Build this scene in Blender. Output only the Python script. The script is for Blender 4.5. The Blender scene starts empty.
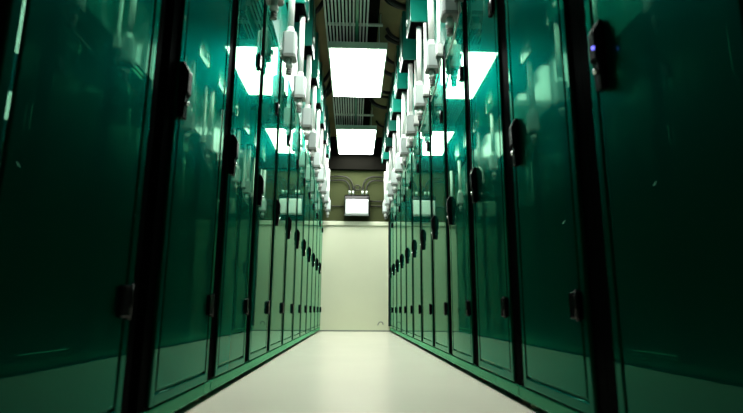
import bpy, bmesh, math
from mathutils import Vector, Matrix
C = bpy.context.scene.collection
SC = bpy.context.scene
S = 0.91            # metres per layout unit
PI = math.pi

# ------------------------------------------------------------------ camera
F = 512.0
def _n(v): return Vector(v).normalized()
fw = _n((353 - 371.5, -(311 - 206.5), -F))
up = _n((388 - 371.5, -(-2300 - 206.5), -F)); up = (up - fw * up.dot(fw)).normalized()
rt = fw.cross(up)
Rw = Matrix((rt, fw, up))                       # camera -> world
cam_data = bpy.data.cameras.new('camera')
cam_data.sensor_width = 36.0
cam_data.lens = 36.0 * F / 743.0
cam_data.clip_start = 0.02
cam_data.dof.use_dof = True
cam_data.dof.focus_distance = 6.5 * S
cam_data.dof.aperture_fstop = 2.6
cam = bpy.data.objects.new('camera', cam_data); C.objects.link(cam)
cam.matrix_world = Matrix.Translation((0, 0, 0.379 * S)) @ Rw.to_4x4()
SC.camera = cam

# ------------------------------------------------------------------ world, exposure
w = bpy.data.worlds.new('world'); SC.world = w; w.use_nodes = True
w.node_tree.nodes['Background'].inputs[0].default_value = (0.5, 0.6, 0.5, 1)
w.node_tree.nodes['Background'].inputs[1].default_value = 0.0
SC.view_settings.view_transform = 'Standard'; SC.view_settings.look = 'None'
SC.view_settings.gamma = 1.0; SC.view_settings.use_curve_mapping = False
SC.view_settings.exposure = 0.0
LIGHT = 30.0        # ceiling panel emission

# ------------------------------------------------------------------ materials
def mat(name, col, rough=0.5, metal=0.0, coat=0.0, coat_rough=0.03, spec=0.5, emit=None, es=0, var=None, bump=None):
    m = bpy.data.materials.new(name); m.use_nodes = True
    nt = m.node_tree; b = nt.nodes['Principled BSDF']
    b.inputs['Base Color'].default_value = (*col, 1)
    b.inputs['Roughness'].default_value = rough
    b.inputs['Metallic'].default_value = metal
    b.inputs['Coat Weight'].default_value = coat
    b.inputs['Coat Roughness'].default_value = coat_rough
    b.inputs['Specular IOR Level'].default_value = spec
    if emit:
        b.inputs['Emission Color'].default_value = (*emit, 1); b.inputs['Emission Strength'].default_value = es
    tc = nt.nodes.new('ShaderNodeTexCoord')
    if var:
        sc, amt = var
        n = nt.nodes.new('ShaderNodeTexNoise'); n.inputs['Scale'].default_value = sc; n.inputs['Detail'].default_value = 5
        nt.links.new(tc.outputs['Object'], n.inputs['Vector'])
        r = nt.nodes.new('ShaderNodeMapRange'); r.inputs['From Min'].default_value = .3; r.inputs['From Max'].default_value = .7
        r.inputs['To Min'].default_value = 1 - amt; r.inputs['To Max'].default_value = 1 + amt
        nt.links.new(n.outputs['Fac'], r.inputs['Value'])
        mx = nt.nodes.new('ShaderNodeVectorMath'); mx.operation = 'SCALE'; mx.inputs[0].default_value = col
        nt.links.new(r.outputs[0], mx.inputs['Scale']); nt.links.new(mx.outputs[0], b.inputs['Base Color'])
    if bump:
        sc, st = bump
        n2 = nt.nodes.new('ShaderNodeTexNoise'); n2.inputs['Scale'].default_value = sc; n2.inputs['Detail'].default_value = 2
        nt.links.new(tc.outputs['Object'], n2.inputs['Vector'])
        bp = nt.nodes.new('ShaderNodeBump'); bp.inputs['Strength'].default_value = st; bp.inputs['Distance'].default_value = 0.01
        nt.links.new(n2.outputs['Fac'], bp.inputs['Height']); nt.links.new(bp.outputs[0], b.inputs['Normal'])
        nt.links.new(bp.outputs[0], b.inputs['Coat Normal'])
    return m
def gloss(name, col, tint, haze_tint, haze=.10, rough=.02, ior=1.5, graze=0.0, hrough=.22):
    m = bpy.data.materials.new(name); m.use_nodes = True; nt = m.node_tree; nt.nodes.clear()
    N = nt.nodes.new; L = nt.links.new
    out = N('ShaderNodeOutputMaterial'); d = N('ShaderNodeBsdfDiffuse'); g = N('ShaderNodeBsdfGlossy'); h = N('ShaderNodeBsdfGlossy')
    d.inputs['Color'].default_value = (*col, 1)
    lw = N('ShaderNodeLayerWeight'); lw.inputs['Blend'].default_value = .5
    mr = N('ShaderNodeMapRange'); mr.inputs['From Min'].default_value = .60; mr.inputs['From Max'].default_value = .95; mr.inputs['To Max'].default_value = graze
    mc = N('ShaderNodeMix'); mc.data_type = 'RGBA'; mc.inputs['A'].default_value = (*tint, 1); mc.inputs['B'].default_value = (.75, .95, .74, 1)
    L(lw.outputs['Facing'], mr.inputs['Value']); L(mr.outputs[0], mc.inputs['Factor']); L(mc.outputs['Result'], g.inputs['Color'])
    h.inputs['Color'].default_value = (*haze_tint, 1)
    g.inputs['Roughness'].default_value = rough; h.inputs['Roughness'].default_value = hrough
    fr = N('ShaderNodeFresnel'); fr.inputs['IOR'].default_value = ior
    m1 = N('ShaderNodeMixShader'); m1.inputs[0].default_value = haze
    L(g.outputs[0], m1.inputs[1]); L(h.outputs[0], m1.inputs[2])
    m2 = N('ShaderNodeMixShader'); L(fr.outputs[0], m2.inputs[0]); L(d.outputs[0], m2.inputs[1]); L(m1.outputs[0], m2.inputs[2])
    tc = N('ShaderNodeTexCoord'); no = N('ShaderNodeTexNoise'); no.inputs['Scale'].default_value = 1.6; no.inputs['Detail'].default_value = 1
    L(tc.outputs['Object'], no.inputs['Vector'])
    bp = N('ShaderNodeBump'); bp.inputs['Strength'].default_value = .025; bp.inputs['Distance'].default_value = .02; L(no.outputs['Fac'], bp.inputs['Height'])
    L(bp.outputs[0], g.inputs['Normal']); L(m2.outputs[0], out.inputs[0])
    return m
M = {}
M['door'] = gloss('green_gloss_door', (0.0003, 0.015, 0.008), (.22, .78, .48), (.0, .80, .64), haze=.29, graze=.9, hrough=.34)
M['rail2'] = gloss('green_gloss_rail', (0.004, 0.12, 0.055), (.3, .8, .5), (.3, .8, .5), haze=.7)
M['black0'] = gloss('shade_black', (0.0015, 0.002, 0.0018), (.012, .014, .014), (.012, .014, .014), haze=1)
M['rail'] = mat('green_painted_rail', (0.006, 0.16, 0.08), rough=.3, coat=.4, coat_rough=.1)
M['teal'] = mat('teal_painted_metal', (0.0, 0.17, 0.12), rough=.3, coat=.5, coat_rough=.1)
M['carcass'] = mat('black_recess_metal', (0.004, 0.007, 0.006), rough=.6, spec=.15)
M['black'] = gloss('black_plastic', (0.003, 0.003, 0.0035), (.35, .36, .36), (.35, .36, .36), haze=.6)
M['rubber'] = mat('black_rubber_cable', (0.010, 0.010, 0.009), rough=.45, spec=.2)
M['white'] = mat('white_plastic', (0.82, 0.86, 0.82), rough=.35)
M['box'] = mat('pale_grey_box', (0.42, 0.50, 0.48), rough=.4)
M['grey'] = mat('dull_grey_plastic', (0.16, 0.19, 0.17), rough=.5)
M['steel'] = mat('galvanised_steel', (0.42, 0.50, 0.43), rough=.4, metal=.3)
M['darksteel'] = mat('dull_steel_conduit', (0.07, 0.08, 0.065), rough=.3, metal=.4)
M['chrome'] = mat('bright_steel', (0.7, 0.72, 0.7), rough=.15, metal=1)
M['housing'] = mat('grey_green_housing', (0.34, 0.47, 0.37), rough=.4)
M['brass'] = mat('brass_foot', (0.25, 0.18, 0.09), rough=.5, metal=.4)
M['floor'] = mat('cream_floor', (0.84, 0.83, 0.69), rough=.22, spec=.5, var=(2.2, .02), bump=(1.2, .03))
M['wall'] = mat('cream_wall_panel', (0.63, 0.68, 0.50), rough=.5, var=(1.2, .03))
M['olive'] = mat('olive_wall', (0.042, 0.051, 0.022), rough=1.0, spec=.03, var=(1.5, .06))
M['sidewall'] = mat('dark_side_wall', (0.05, 0.06, 0.035), rough=.8)
M['ceiling'] = mat('dark_olive_ceiling', (0.13, 0.115, 0.042), rough=.7, var=(2, .25))
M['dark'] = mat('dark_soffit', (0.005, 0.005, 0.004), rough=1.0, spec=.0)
M['trim'] = mat('pale_trim', (0.55, 0.60, 0.45), rough=.5)
M['panel'] = mat('lit_panel', (0.9, 0.9, 0.9), rough=.5, emit=(1.0, 1.0, 0.93), es=LIGHT)
M['lens'] = mat('lamp_lens', (0.55, 0.60, 0.58), rough=.25, emit=(0.85, 1.0, 0.95), es=.18)
M['blue'] = mat('blue_indicator', (0.05, 0.05, 0.4), rough=.3, emit=(0.15, 0.15, 1.0), es=2.5)

# ------------------------------------------------------------------ mesh builder
class MB:
    def __init__(s): s.bm = bmesh.new()
    def box(s, a, b, bev=0, seg=1):
        g = bmesh.ops.create_cube(s.bm, size=1)['verts']
        c = [(a[i] + b[i]) / 2 for i in range(3)]; d = [abs(b[i] - a[i]) for i in range(3)]
        for v in g: v.co = Vector((c[i] + v.co[i] * d[i] for i in range(3)))
        if bev:
            es = list({e for v in g for e in v.link_edges})
            bmesh.ops.bevel(s.bm, geom=es, offset=bev, segments=seg, affect='EDGES', profile=.5)
        return s
    def prism(s, pts, x0, x1, axis='x', bev=0):
        # pts: (u,v) outline extruded along an axis
        def P(u, v, t):
            return {'x': (t, u, v), 'y': (u, t, v), 'z': (u, v, t)}[axis]
        lo = [s.bm.verts.new(P(u, v, x0)) for u, v in pts]; hi = [s.bm.verts.new(P(u, v, x1)) for u, v in pts]
        fs = [s.bm.faces.new(lo[::-1]), s.bm.faces.new(hi)]
        n = len(pts)
        for i in range(n): fs.append(s.bm.faces.new((lo[i], lo[(i + 1) % n], hi[(i + 1) % n], hi[i])))
        bmesh.ops.recalc_face_normals(s.bm, faces=fs)
        if bev:
            es = list({e for f in fs for e in f.edges})
            bmesh.ops.bevel(s.bm, geom=es, offset=bev, segments=2, affect='EDGES', profile=.5)
        return s
    def lathe(s, c, prof, n=16, axis='z'):
        # prof: (radius, t) pairs along the axis from centre c
        rings = []
        for r, t in prof:
            ring = []
            for i in range(n):
                a = 2 * PI * i / n; u, v = r * math.cos(a), r * math.sin(a)
                p = {'z': (u, v, t), 'x': (t, u, v), 'y': (v, t, u)}[axis]
                ring.append(s.bm.verts.new((c[0] + p[0], c[1] + p[1], c[2] + p[2])))
            rings.append(ring)
        fs = [s.bm.faces.new(rings[0][::-1]), s.bm.faces.new(rings[-1])]
        for a, b in zip(rings, rings[1:]):
            for i in range(n): fs.append(s.bm.faces.new((a[i], a[(i + 1) % n], b[(i + 1) % n], b[i])))
        bmesh.ops.recalc_face_normals(s.bm, faces=fs)
        for f in fs[2:]: f.smooth = True
        return s
    def tube(s, pts, r, n=8, smooth=6):
        pts = [Vector(p) for p in pts]
        if smooth and len(pts) > 2:
            q = [pts[0] * 2 - pts[1]] + pts + [pts[-1] * 2 - pts[-2]]; out = []
            for i in range(1, len(q) - 2):
                for k in range(smooth):
                    t = k / smooth; a, b, c, d = q[i - 1], q[i], q[i + 1], q[i + 2]
                    out.append(.5 * ((2 * b) + (c - a) * t + (2 * a - 5 * b + 4 * c - d) * t * t + (3 * b - a - 3 * c + d) * t ** 3))
            out.append(pts[-1]); pts = out
        rings = []; ref = Vector((0, 0, 1))
        T0 = (pts[1] - pts[0]).normalized()
        if abs(T0.z) > .9: ref = Vector((1, 0, 0))
        N = (ref - T0 * ref.dot(T0)).normalized()
        for i, p in enumerate(pts):
            T = (pts[min(i + 1, len(pts) - 1)] - pts[max(i - 1, 0)]).normalized()
            N = (N - T * N.dot(T)).normalized(); B = T.cross(N)
            rings.append([s.bm.verts.new(p + r * (math.cos(2 * PI * k / n) * N + math.sin(2 * PI * k / n) * B)) for k in range(n)])
        fs = [s.bm.faces.new(rings[0][::-1]), s.bm.faces.new(rings[-1])]
        for a, b in zip(rings, rings[1:]):
            for i in range(n): fs.append(s.bm.faces.new((a[i], a[(i + 1) % n], b[(i + 1) % n], b[i])))
        bmesh.ops.recalc_face_normals(s.bm, faces=fs)
        for f in fs[2:]: f.smooth = True
        return s
    def build(s, name, m, parent=None, loc=(0, 0, 0)):
        for v in s.bm.verts: v.co *= S
        me = bpy.data.meshes.new(name); s.bm.to_mesh(me); s.bm.free()
        me.materials.append(m)
        o = bpy.data.objects.new(name, me); C.objects.link(o)
        o.location = Vector(loc) * S
        if parent: o.parent = parent
        return o
def tag(o, label=None, cat=None, group=None, kind=None):
    if label: o['label'] = label
    if cat: o['category'] = cat
    if group: o['group'] = group
    if kind: o['kind'] = kind
    return o
def empty(name, loc=(0, 0, 0), rz=0):
    o = bpy.data.objects.new(name, None); C.objects.link(o); o.empty_display_size = .05
    o.location = Vector(loc) * S; o.rotation_euler = (0, 0, rz); return o
def copy_tree(o, parent=None):
    kids = list(o.children)
    c = o.copy(); C.objects.link(c)
    if parent: c.parent = parent
    for k in kids: copy_tree(k, c)
    return c

# ------------------------------------------------------------------ layout
P = 0.765                      # cabinet pitch
XL, XR = -0.62, 0.70           # door planes
YL0, YR0 = 2.38, 2.235         # first clear gap on each side
YE = 10.03                     # end wall
CZ = 3.85                      # ceiling
DEP = 0.85
def struct(name, mb, m): return tag(mb.build(name, m), kind='structure')
struct('floor', MB().box((-2.2, -2.6, -.1), (2.2, YE + .1, 0)), M['floor'])
struct('ceiling', MB().box((-2.2, -2.6, CZ), (2.2, YE + .1, CZ + .1)), M['ceiling'])
struct('wall_left', MB().box((-2.3, -2.6, 0), (-2.2, YE + .1, CZ)), M['sidewall'])
struct('wall_right', MB().box((2.2, -2.6, 0), (2.3, YE + .1, CZ)), M['sidewall'])
struct('wall_rear', MB().box((-2.2, -2.7, 0), (2.2, -2.6, CZ)), M['sidewall'])
struct('wall_end', MB().box((-2.2, YE, 0), (2.2, YE + .1, CZ)), M['olive'])
# pale lower panel of the end wall, its ledge and its foot trim
struct('trim_1', MB().box((-2.2, YE - .025, .02), (2.2, YE, 2.03)), M['wall'])
struct('trim_2', MB().box((-2.2, YE - .06, 2.03), (2.2, YE, 2.115), .008), M['trim'])
struct('baseboard_end', MB().box((-2.2, YE - .035, 0), (2.2, YE, .02)), M['grey'])
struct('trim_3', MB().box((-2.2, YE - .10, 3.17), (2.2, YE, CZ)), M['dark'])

ORD = ['first', 'second', 'third', 'fourth', 'fifth', 'sixth', 'seventh', 'eighth', 'ninth', 'tenth', 'eleventh', 'twelfth', 'thirteenth']

# ------------------------------------------------------------------ cabinet (local: front plane x=0 facing +x, width along +y)
G = 0.069                      # half width of the dark gap
DT = 2.46                      # door top
def make_cabinet():
    r = empty('equipment_cabinet')
    b = MB().box((-DEP, .002, .10), (-.075, P - .002, 3.09))
    # slim front uprights left and right of the recess floor
    b.box((-.075, .002, .10), (-.060, .014, 2.5)); b.box((-.075, P - .014, .10), (-.060, P - .002, 2.5))
    b.build('body', M['carcass'], r)
    for ya, yb in ((.001, G - .004), (P - G + .004, P - .001)): MB().box((-.075, ya, .079), (-.010, yb, 2.495)).build('gap_shade_strip', M['black0'], r)  # black strips paint the shade of the gaps between doors
    u = MB().box((-.075, .004, 2.50), (-.02, P - .004, 3.09), .006, 2).build('upper_panel', M['teal'], r)
    # door: tray shaped slab with rounded rim, a groove and a flush field
    y0, y1, z0, z1 = G, P - G, .082, DT
    d = MB().box((-.055, y0, z0), (-.012, y1, z1), .006, 3)
    fwd = .036
    d.box((-.02, y0, z0), (0, y0 + fwd, z1), .005, 3); d.box((-.02, y1 - fwd, z0), (0, y1, z1), .005, 3)
    d.box((-.02, y0 + fwd - .006, z0), (0, y1 - fwd + .006, z0 + fwd), .005, 3); d.box((-.02, y0 + fwd - .006, z1 - fwd), (0, y1 - fwd + .006, z1), .005, 3)
    d.box((-.02, y0 + fwd + .008, z0 + fwd + .008), (-.001, y1 - fwd - .008, z1 - fwd - .008), .006, 3)
    door = d.build('door', M['door'], r)
    # swing handle near the latch edge
    hy = .100; z = 1.035
    h = MB().prism([(0, z), (.022, z), (.024, z + .080), (.032, z + .09), (.032, z + .172), (.012, z + .208), (0, z + .208)], hy - .018, hy + .018, 'y', .003)
    # prism along y takes (x, z) outlines
    hd = h.build('handle', M['black'], door)
    MB().lathe((.022, hy, z + .055), [(.009, 0), (.009, .008), (.006, .011)], 16, 'x').build('lock_cylinder', M['chrome'], hd)
    for zc in (.40, 1.92):
        g = MB().box((-.03, P - .158, zc - .042), (.018, P - .094, zc + .042), .004, 2)
        g.lathe((.012, P - .106, zc), [(.008, -.048), (.008, .048)], 10, 'z')
        g.build('hinge', M['black'], r)
    for yy in (.055, P - .055):
        MB().lathe((-.052, yy, 0), [(.022, 0), (.022, .012), (.010, .016), (.010, .10)], 12).build('foot', M['brass'], r)
    return r
proto = make_cabinet()
def place(proto_obj, first, side, yk, P_=P):
    o = proto_obj if first else copy_tree(proto_obj)
    if side == 'left': o.location = Vector((XL, yk, 0)) * S; o.rotation_euler = (0, 0, 0)
    else: o.location = Vector((XR, yk + P_, 0)) * S; o.rotation_euler = (0, 0, PI)
    return o
cabs = {}
first = True
for side, Y0 in (('left', YL0), ('right', YR0)):
    for i, k in enumerate(range(-2, 10)):
        o = place(proto, first, side, Y0 + k * P); first = False
        lab = 'tall glossy dark green cabinet, %s from the camera in the %s row' % (ORD[i], side)
        if i == 11: lab = 'tall green cabinet touching the end wall, last of the %s row' % side
        if i == 0: lab = 'nearest and darkest tall green cabinet at the %s edge of the picture' % side
        tag(o, lab, 'cabinet', 'tall green cabinets lining the aisle')
        cabs[(side, k)] = o
cabs[('left', -2)].location.y -= .07 * S      # wider gap beyond the nearest left cabinet
for (side, k), o in cabs.items():
    for c in o.children:
        if c.name.startswith('door'): c.rotation_euler = (0, 0, -math.radians(.25 if side == 'left' else .08 * ((k * 7) % 3 - 1)))
for (side, k), o in cabs.items():
    if side == 'right':
        for c in o.children:
            if c.name.startswith('door'):
                for h in c.children: h.location = Vector((0, .055, -.045)) * S
# blue indicator on the handle of the near right cabinet
_d = [c for c in cabs[('right', -2)].children if c.name.startswith('door')][0]
_h = [c for c in _d.children if c.name.startswith('handle')][0]
_l = MB().lathe((.031, .1 + .012, 1.035 + .120), [(.0055, 0), (.0055, .004), (.003, .006)], 12, 'x').build('indicator_light', M['blue'], _h)
_l['label'] = 'small glowing blue indicator'

# base rails: one under every three cabinets
def make_rail(n):
    m = MB().box((-.022, .002, .028), (.0, n * P - .002, .076), .004, 2)
    return m.build('base_rail', M['rail2'])
rail0 = None
names = ['nearest', 'second', 'third', 'farthest']
for side, Y0, ks in (('left', YL0, (-3, 0, 3, 6)), ('right', YR0, (-3, 0, 3, 6))):
    for j, k in enumerate(ks):
        n = 3; kk = k
        if j == 0: n = 2; kk = -2
        if j == 3: n = 4
        m = make_rail(n)
        if side == 'left': m.location = Vector((XL, Y0 + kk * P, 0)) * S
        else: m.location = Vector((XR, Y0 + (kk + n) * P, 0)) * S; m.rotation_euler = (0, 0, PI)
        tag(m, '%s length of green base rail under the %s row of cabinets' % (names[j], side), 'rail', 'green base rails')

# ------------------------------------------------------------------ power feed boxes on conduits in front of the upper doors
ZB = 2.28
def make_feed():
    r = empty('conduit_box')
    x0, x1 = .034, .140; xc = .087; c = .016
    def oct_(e=0): 
        a, b, h = x0 - e, x1 + e, .055 + e
        return [(a + c, -h), (b - c, -h), (b, -h + c), (b, h - c), (b - c, h), (a + c, h), (a, h - c), (a, -h + c)]
    MB().prism(oct_(), ZB + .028, ZB + .215, 'z', .004).build('box_body', M['box'], r)
    MB().prism(oct_(.002), ZB, ZB + .028, 'z', .003).build('bottom_cover', M['grey'], r)
    MB().lathe((xc, 0, ZB + .213), [(.042, 0), (.042, .012), (.030, .03), (.032, .05), (.028, .055)], 16).build('collar', M['white'], r)
    MB().lathe((xc, 0, ZB + .26), [(.027, 0), (.027, 3.124 - ZB - .26)], 16).build('conduit', M['white'], r)
    pl = MB().lathe((xc, 0, ZB), [(.024, 0), (.024, -.035), (.030, -.038), (.030, -.062), (.020, -.068), (.020, -.075)], 14).build('plug', M['white'], r)
    gl = MB(); 
    for i in range(3): gl.lathe((xc, 0, ZB - .078 - i * .016), [(.017, 0), (.023, -.003), (.023, -.010), (.017, -.013)], 12)
    gl.build('gland', M['grey'], pl)
    # wire latch clip at the back of the box
    MB().tube([(x0 - .002, .0, ZB + .15), (x0 - .016, .012, ZB + .12), (x0 - .014, .03, ZB + .075), (x0 - .02, .02, ZB + .04), (x0 - .002, .0, ZB + .03)], .0035, 6).build('wire_clip', M['white'], r)
    MB().box((x0 - .018, -.02, ZB + .045), (x0, .02, ZB + .075), .004).build('side_connector', M['white'], r)
    return r
feed = make_feed()
def make_tap():
    r = empty('tap_box')
    xc = .038; zb = 2.36
    MB().box((.010, -.021, zb + .018), (.066, .021, zb + .11), .008, 2).build('box_body', M['white'], r)
    MB().box((.008, -.023, zb), (.068, .023, zb + .018), .004).build('bottom_cover', M['grey'], r)
    MB().lathe((xc, 0, zb + .108), [(.018, 0), (.018, .02), (.016, .03), (.016, 3.124 - zb - .108)], 14).build('conduit', M['white'], r)
    MB().tube([(xc, 0, zb), (xc, -.03, zb - .10), (xc + .005, -.20, zb - .17), (xc + .01, -.42, zb - .19)], .006, 6).build('cable', M['steel'], r)
    return r
tap = make_tap()
def make_hood():
    r = empty('overhead_box')
    MB().box((-DEP, 0, 3.13), (.185, .33, CZ - .12), .006, 2).build('shell', M['teal'], r)
    # black plate paints the shade below the closed shell
    MB().box((-.10, .012, 3.124), (.173, .318, 3.1295)).build('underside_shade', M['black0'], r)
    for ya in (.0, .312): MB().box((.185, ya, 3.15), (.191, ya + .018, CZ - .13)).build('flange', M['chrome'], r)
    MB().box((.185, .08, 3.22), (.200, .13, 3.27), .003).build('outlet', M['white'], r)
    MB().box((-.5, .22, CZ - .12), (-.46, .28, CZ - .001)).build('hanger', M['steel'], r)
    return r
hood = make_hood()
f1 = f2 = f3 = True
for side, Y0 in (('left', YL0), ('right', YR0)):
    ks = range(0, 10)
    for i, k in enumerate(ks):
        loc_y = .30 if side == 'left' else .15
        o = feed if f1 else copy_tree(feed); f1 = False
        if side == 'left': yb = Y0 + k * P + .53; sx = XL; rz = 0
        else: yb = Y0 + (k + 1) * P + .05; sx = XR; rz = PI
        o.location = Vector((sx + (.014 if side == 'left' else 0), yb, 0)) * S; o.rotation_euler = (0, 0, rz)
        tag(o, 'pale grey junction box on a white conduit, %s along the %s row' % (ORD[i], side), 'junction box', 'conduit boxes hanging before the cabinets')
        if side == 'right':
            t = tap if f2 else copy_tree(tap); f2 = False
            t.location = Vector((sx, yb - .08, 0)) * S; t.rotation_euler = (0, 0, rz)
            tag(t, 'small white box against the right row doors, %s from the camera' % ORD[i], 'junction box', 'small white boxes close to the doors')
    for i, k in enumerate(range(1, 9)):
        h = hood if f3 else copy_tree(hood); f3 = False
        if side == 'left': h.location = Vector((XL - .035, Y0 + k * P + .31, 0)) * S; h.rotation_euler = (0, 0, 0)
        else: h.location = Vector((XR, Y0 + (k + 1) * P - .05 + .33, 0)) * S; h.rotation_euler = (0, 0, PI)
        tag(h, 'teal metal box overhanging the aisle near the ceiling, %s of the %s side' % (ORD[i], side), 'ceiling box', 'teal boxes below the ceiling')

# ------------------------------------------------------------------ ceiling light panels
def make_light():
    r = empty('ceiling_light')
    hw, L, z = .342, 1.42, 3.45
    b = MB().box((-hw - .012, 0, z + .004), (hw + .012, L, z + .085), .003)
    b.build('housing', M['housing'], r)
    MB().box((-hw + .006, .03, z), (hw - .006, L - .012, z + .006)).build('diffuser', M['panel'], r)
    for sx in (-.26, .26):
        for yy in (.12, L - .12):
            MB().lathe((sx, yy, z + .08), [(.006, 0), (.006, CZ - z - .08)], 8).build('hanger', M['steel'], r)
    return r
lt = make_light()
for i, (y, lab) in enumerate(((5.61, 'large bright square ceiling light panel nearer the camera'), (8.41, 'smaller looking bright ceiling light panel nearer the end wall'),
        (2.74, 'ceiling light panel directly above the top edge of the picture'))):
    o = lt if i == 0 else copy_tree(lt)
    o.location = Vector((.016, y, 0)) * S
    tag(o, lab, 'ceiling light', 'ceiling light panels')

# ------------------------------------------------------------------ conduits along the ceiling
ZR = 3.68
for i in range(13):
    if i == 9: continue
    x = -.358 + .0400 * i
    m = MB().lathe((x, .5, ZR), [(.0115, 0), (.0115, YE - .9)], 10, 'y')
    n_ = i + 1 if i < 9 else i
    tag(m.build('ceiling_conduit', M['steel']), 'thin grey conduit running along the ceiling, %s from the left' % ORD[n_ - 1], 'conduit', 'parallel ceiling conduits')
m = MB().box((-.018, .5, ZR - .035), (.022, YE - .4, ZR + .0115), .004)
tag(m.build('strut_channel', M['rail']), 'green strut running lengthwise among the thin ceiling conduits', 'strut')
m = MB().box((-.38, .5, CZ - .06), (.26, YE - .35, CZ - .03))
tag(m.build('cable_tray', M['dark']), 'dark tray plate above the parallel ceiling conduits', 'cable tray')
for i, (y, lab) in enumerate(((5.50, 'steel cross bar just before the large ceiling light'), (8.36, 'steel cross bar between the two ceiling lights'))):
    m = MB().box((-.345, y, ZR + .0125), (.31, y + .035, ZR + .04), .004)
    for sx in (-.33, .285): m.lathe((sx, y + .0175, ZR + .03), [(.007, 0), (.007, CZ - .062 - ZR - (.03 if sx < 0 else -.03))], 8)
    tag(m.build('cross_bar', M['steel']), lab, 'cross bar', 'steel bars under the conduits')

# black cables looping across the ceiling
cabs_ = [(4.75, .24, .72, .10, .022), (4.98, .30, .72, .16, .030), (5.12, .30, .72, .09, .018), (5.75, .37, .72, .12, .022), (5.92, .37, .72, .07, .028), (6.35, .37, .74, .14, .022), (6.8, .37, .74, .09, .03), (7.25, .24, .74, .16, .026), (7.5, .2, .74, .12, .02), (7.9, .24, .74, .13, .03), (8.9, .38, .74, .10, .02)]
for i, (y, xa, xb, dz, r_) in enumerate(cabs_):
    z = CZ - .045; d = xb - xa
    pts = [(xa, y, z), (xa + .15 * d, y + .01, z - dz * .7), (xa + .45 * d, y + .05, z - dz), (xa + .8 * d, y + .13, z - dz * .6), (xb, y + .16, z)]
    m = MB().tube(pts, r_, 10)
    tag(m.build('ceiling_cable', M['rubber']), 'black cable sagging under the ceiling on the right, %s from the camera' % ORD[i], 'cable', 'black cables on the right of the ceiling')
for i, (y, dz) in enumerate(((5.2, .12), (6.9, .16), (7.2, .22), (7.5, .13))):
    z = CZ - .045
    pts = [(-.37, y, z), (-.45, y + .05, z - dz * .8), (-.55, y + .12, z - dz), (-.68, y + .22, z - dz * .5), (-.75, y + .25, z)]
    m = MB().tube(pts, .026, 10)
    tag(m.build('ceiling_cable', M['rubber']), 'black cable sagging under the ceiling on the left, %s from the camera' % ORD[i], 'cable', 'black cables on the left of the ceiling')

# ------------------------------------------------------------------ lamp on the end wall with its conduits
wl = empty('wall_lamp', (.05, YE, 0))
MB().prism([(-.17, 2.60), (-.03, 2.66), (0, 2.66), (0, 2.22), (-.17, 2.20)], -.245, .245, 'x', .008).build('housing', M['black'], wl)
MB().box((-.225, -.205, 2.235), (.225, -.165, 2.53), .018, 3).build('lens', M['lens'], wl)
MB().box((-.235, -.20, 2.205), (.235, -.168, 2.232), .004).build('lower_lip', M['grey'], wl)
tag(wl, 'black lamp with a glowing white face high on the end wall', 'wall lamp')
q = YE - .05
for i, (a, x1) in enumerate(((-.12, -.62), (-.05, -.62), (.14, .75), (.22, .75))):
    s_ = -1 if i < 2 else 1
    top = (3.02, 2.94)[i % 2] if i < 2 else (2.94, 3.02)[i % 2]
    if i == 0: top, a_ = 2.97, a
    rr = .16 if i in (0, 3) else .22
    top = {0: 2.95, 1: 3.03, 2: 3.03, 3: 2.95}[i]
    X = .05 + a - .03
    pts = [(X, q, 2.662), (X, q, top - rr), (X + s_ * rr * .3, q, top - rr * .3), (X + s_ * rr, q, top), (x1, q, top - .02)]
    m = MB().tube(pts, .014, 8)
    bc = m.build('bent_conduit', M['rubber'])
    MB().lathe((X, q, 2.661), [(.022, 0), (.022, .07)], 10).build('collar', M['steel'], bc)
    tag(bc, ['outer bent steel conduit curving left from the wall lamp', 'inner bent steel conduit curving left from the wall lamp', 'inner bent steel conduit curving right from the wall lamp', 'outer bent steel conduit curving right from the wall lamp'][i], 'conduit', 'bent conduits over the wall lamp')
m = MB(); pts = [(.055 + .055 * math.cos(t), q, 2.80 + .055 * math.sin(t)) for t in [2 * PI * k / 20 for k in range(21)]]
m.tube(pts, .012, 8, 0)
tag(m.build('round_box', M['rubber']), 'small round black ring on the wall right above the lamp', 'ring')
for i, (xa, xb, z, lab) in enumerate(((-.75, -.195, 2.42, 'dark thin pipe running left from the wall lamp'), (.295, .85, 2.43, 'lower dark thin pipe running right from the wall lamp'), (.295, .85, 2.53, 'upper dark thin pipe running right from the wall lamp'))):
    m = MB().lathe((xa, YE - .03, z), [(.012, 0), (.012, xb - xa)], 8, 'x')
    tag(m.build('wall_pipe', M['rubber']), lab, 'pipe', 'thin pipes beside the wall lamp')
# curved cable end low on the end wall
m = MB().tube([(.475, YE - .035, .115), (.49, YE - .05, .155), (.525, YE - .06, .178), (.565, YE - .055, .165), (.575, YE - .03, .13)], .008, 8)
tag(m.build('cable_loop', M['grey']), 'small grey cable loop low on the right of the end wall', 'cable')
# black filler paints the shaded gap from last right cabinet to end wall
m = MB().box((XR - .026, YR0 + 10 * P + .004, .10), (XR + .3, YE - .065, 2.1))
tag(m.build('gap_shade_filler', M['carcass']), 'black vertical filler painting the shaded gap between the right row and the end wall', 'filler')
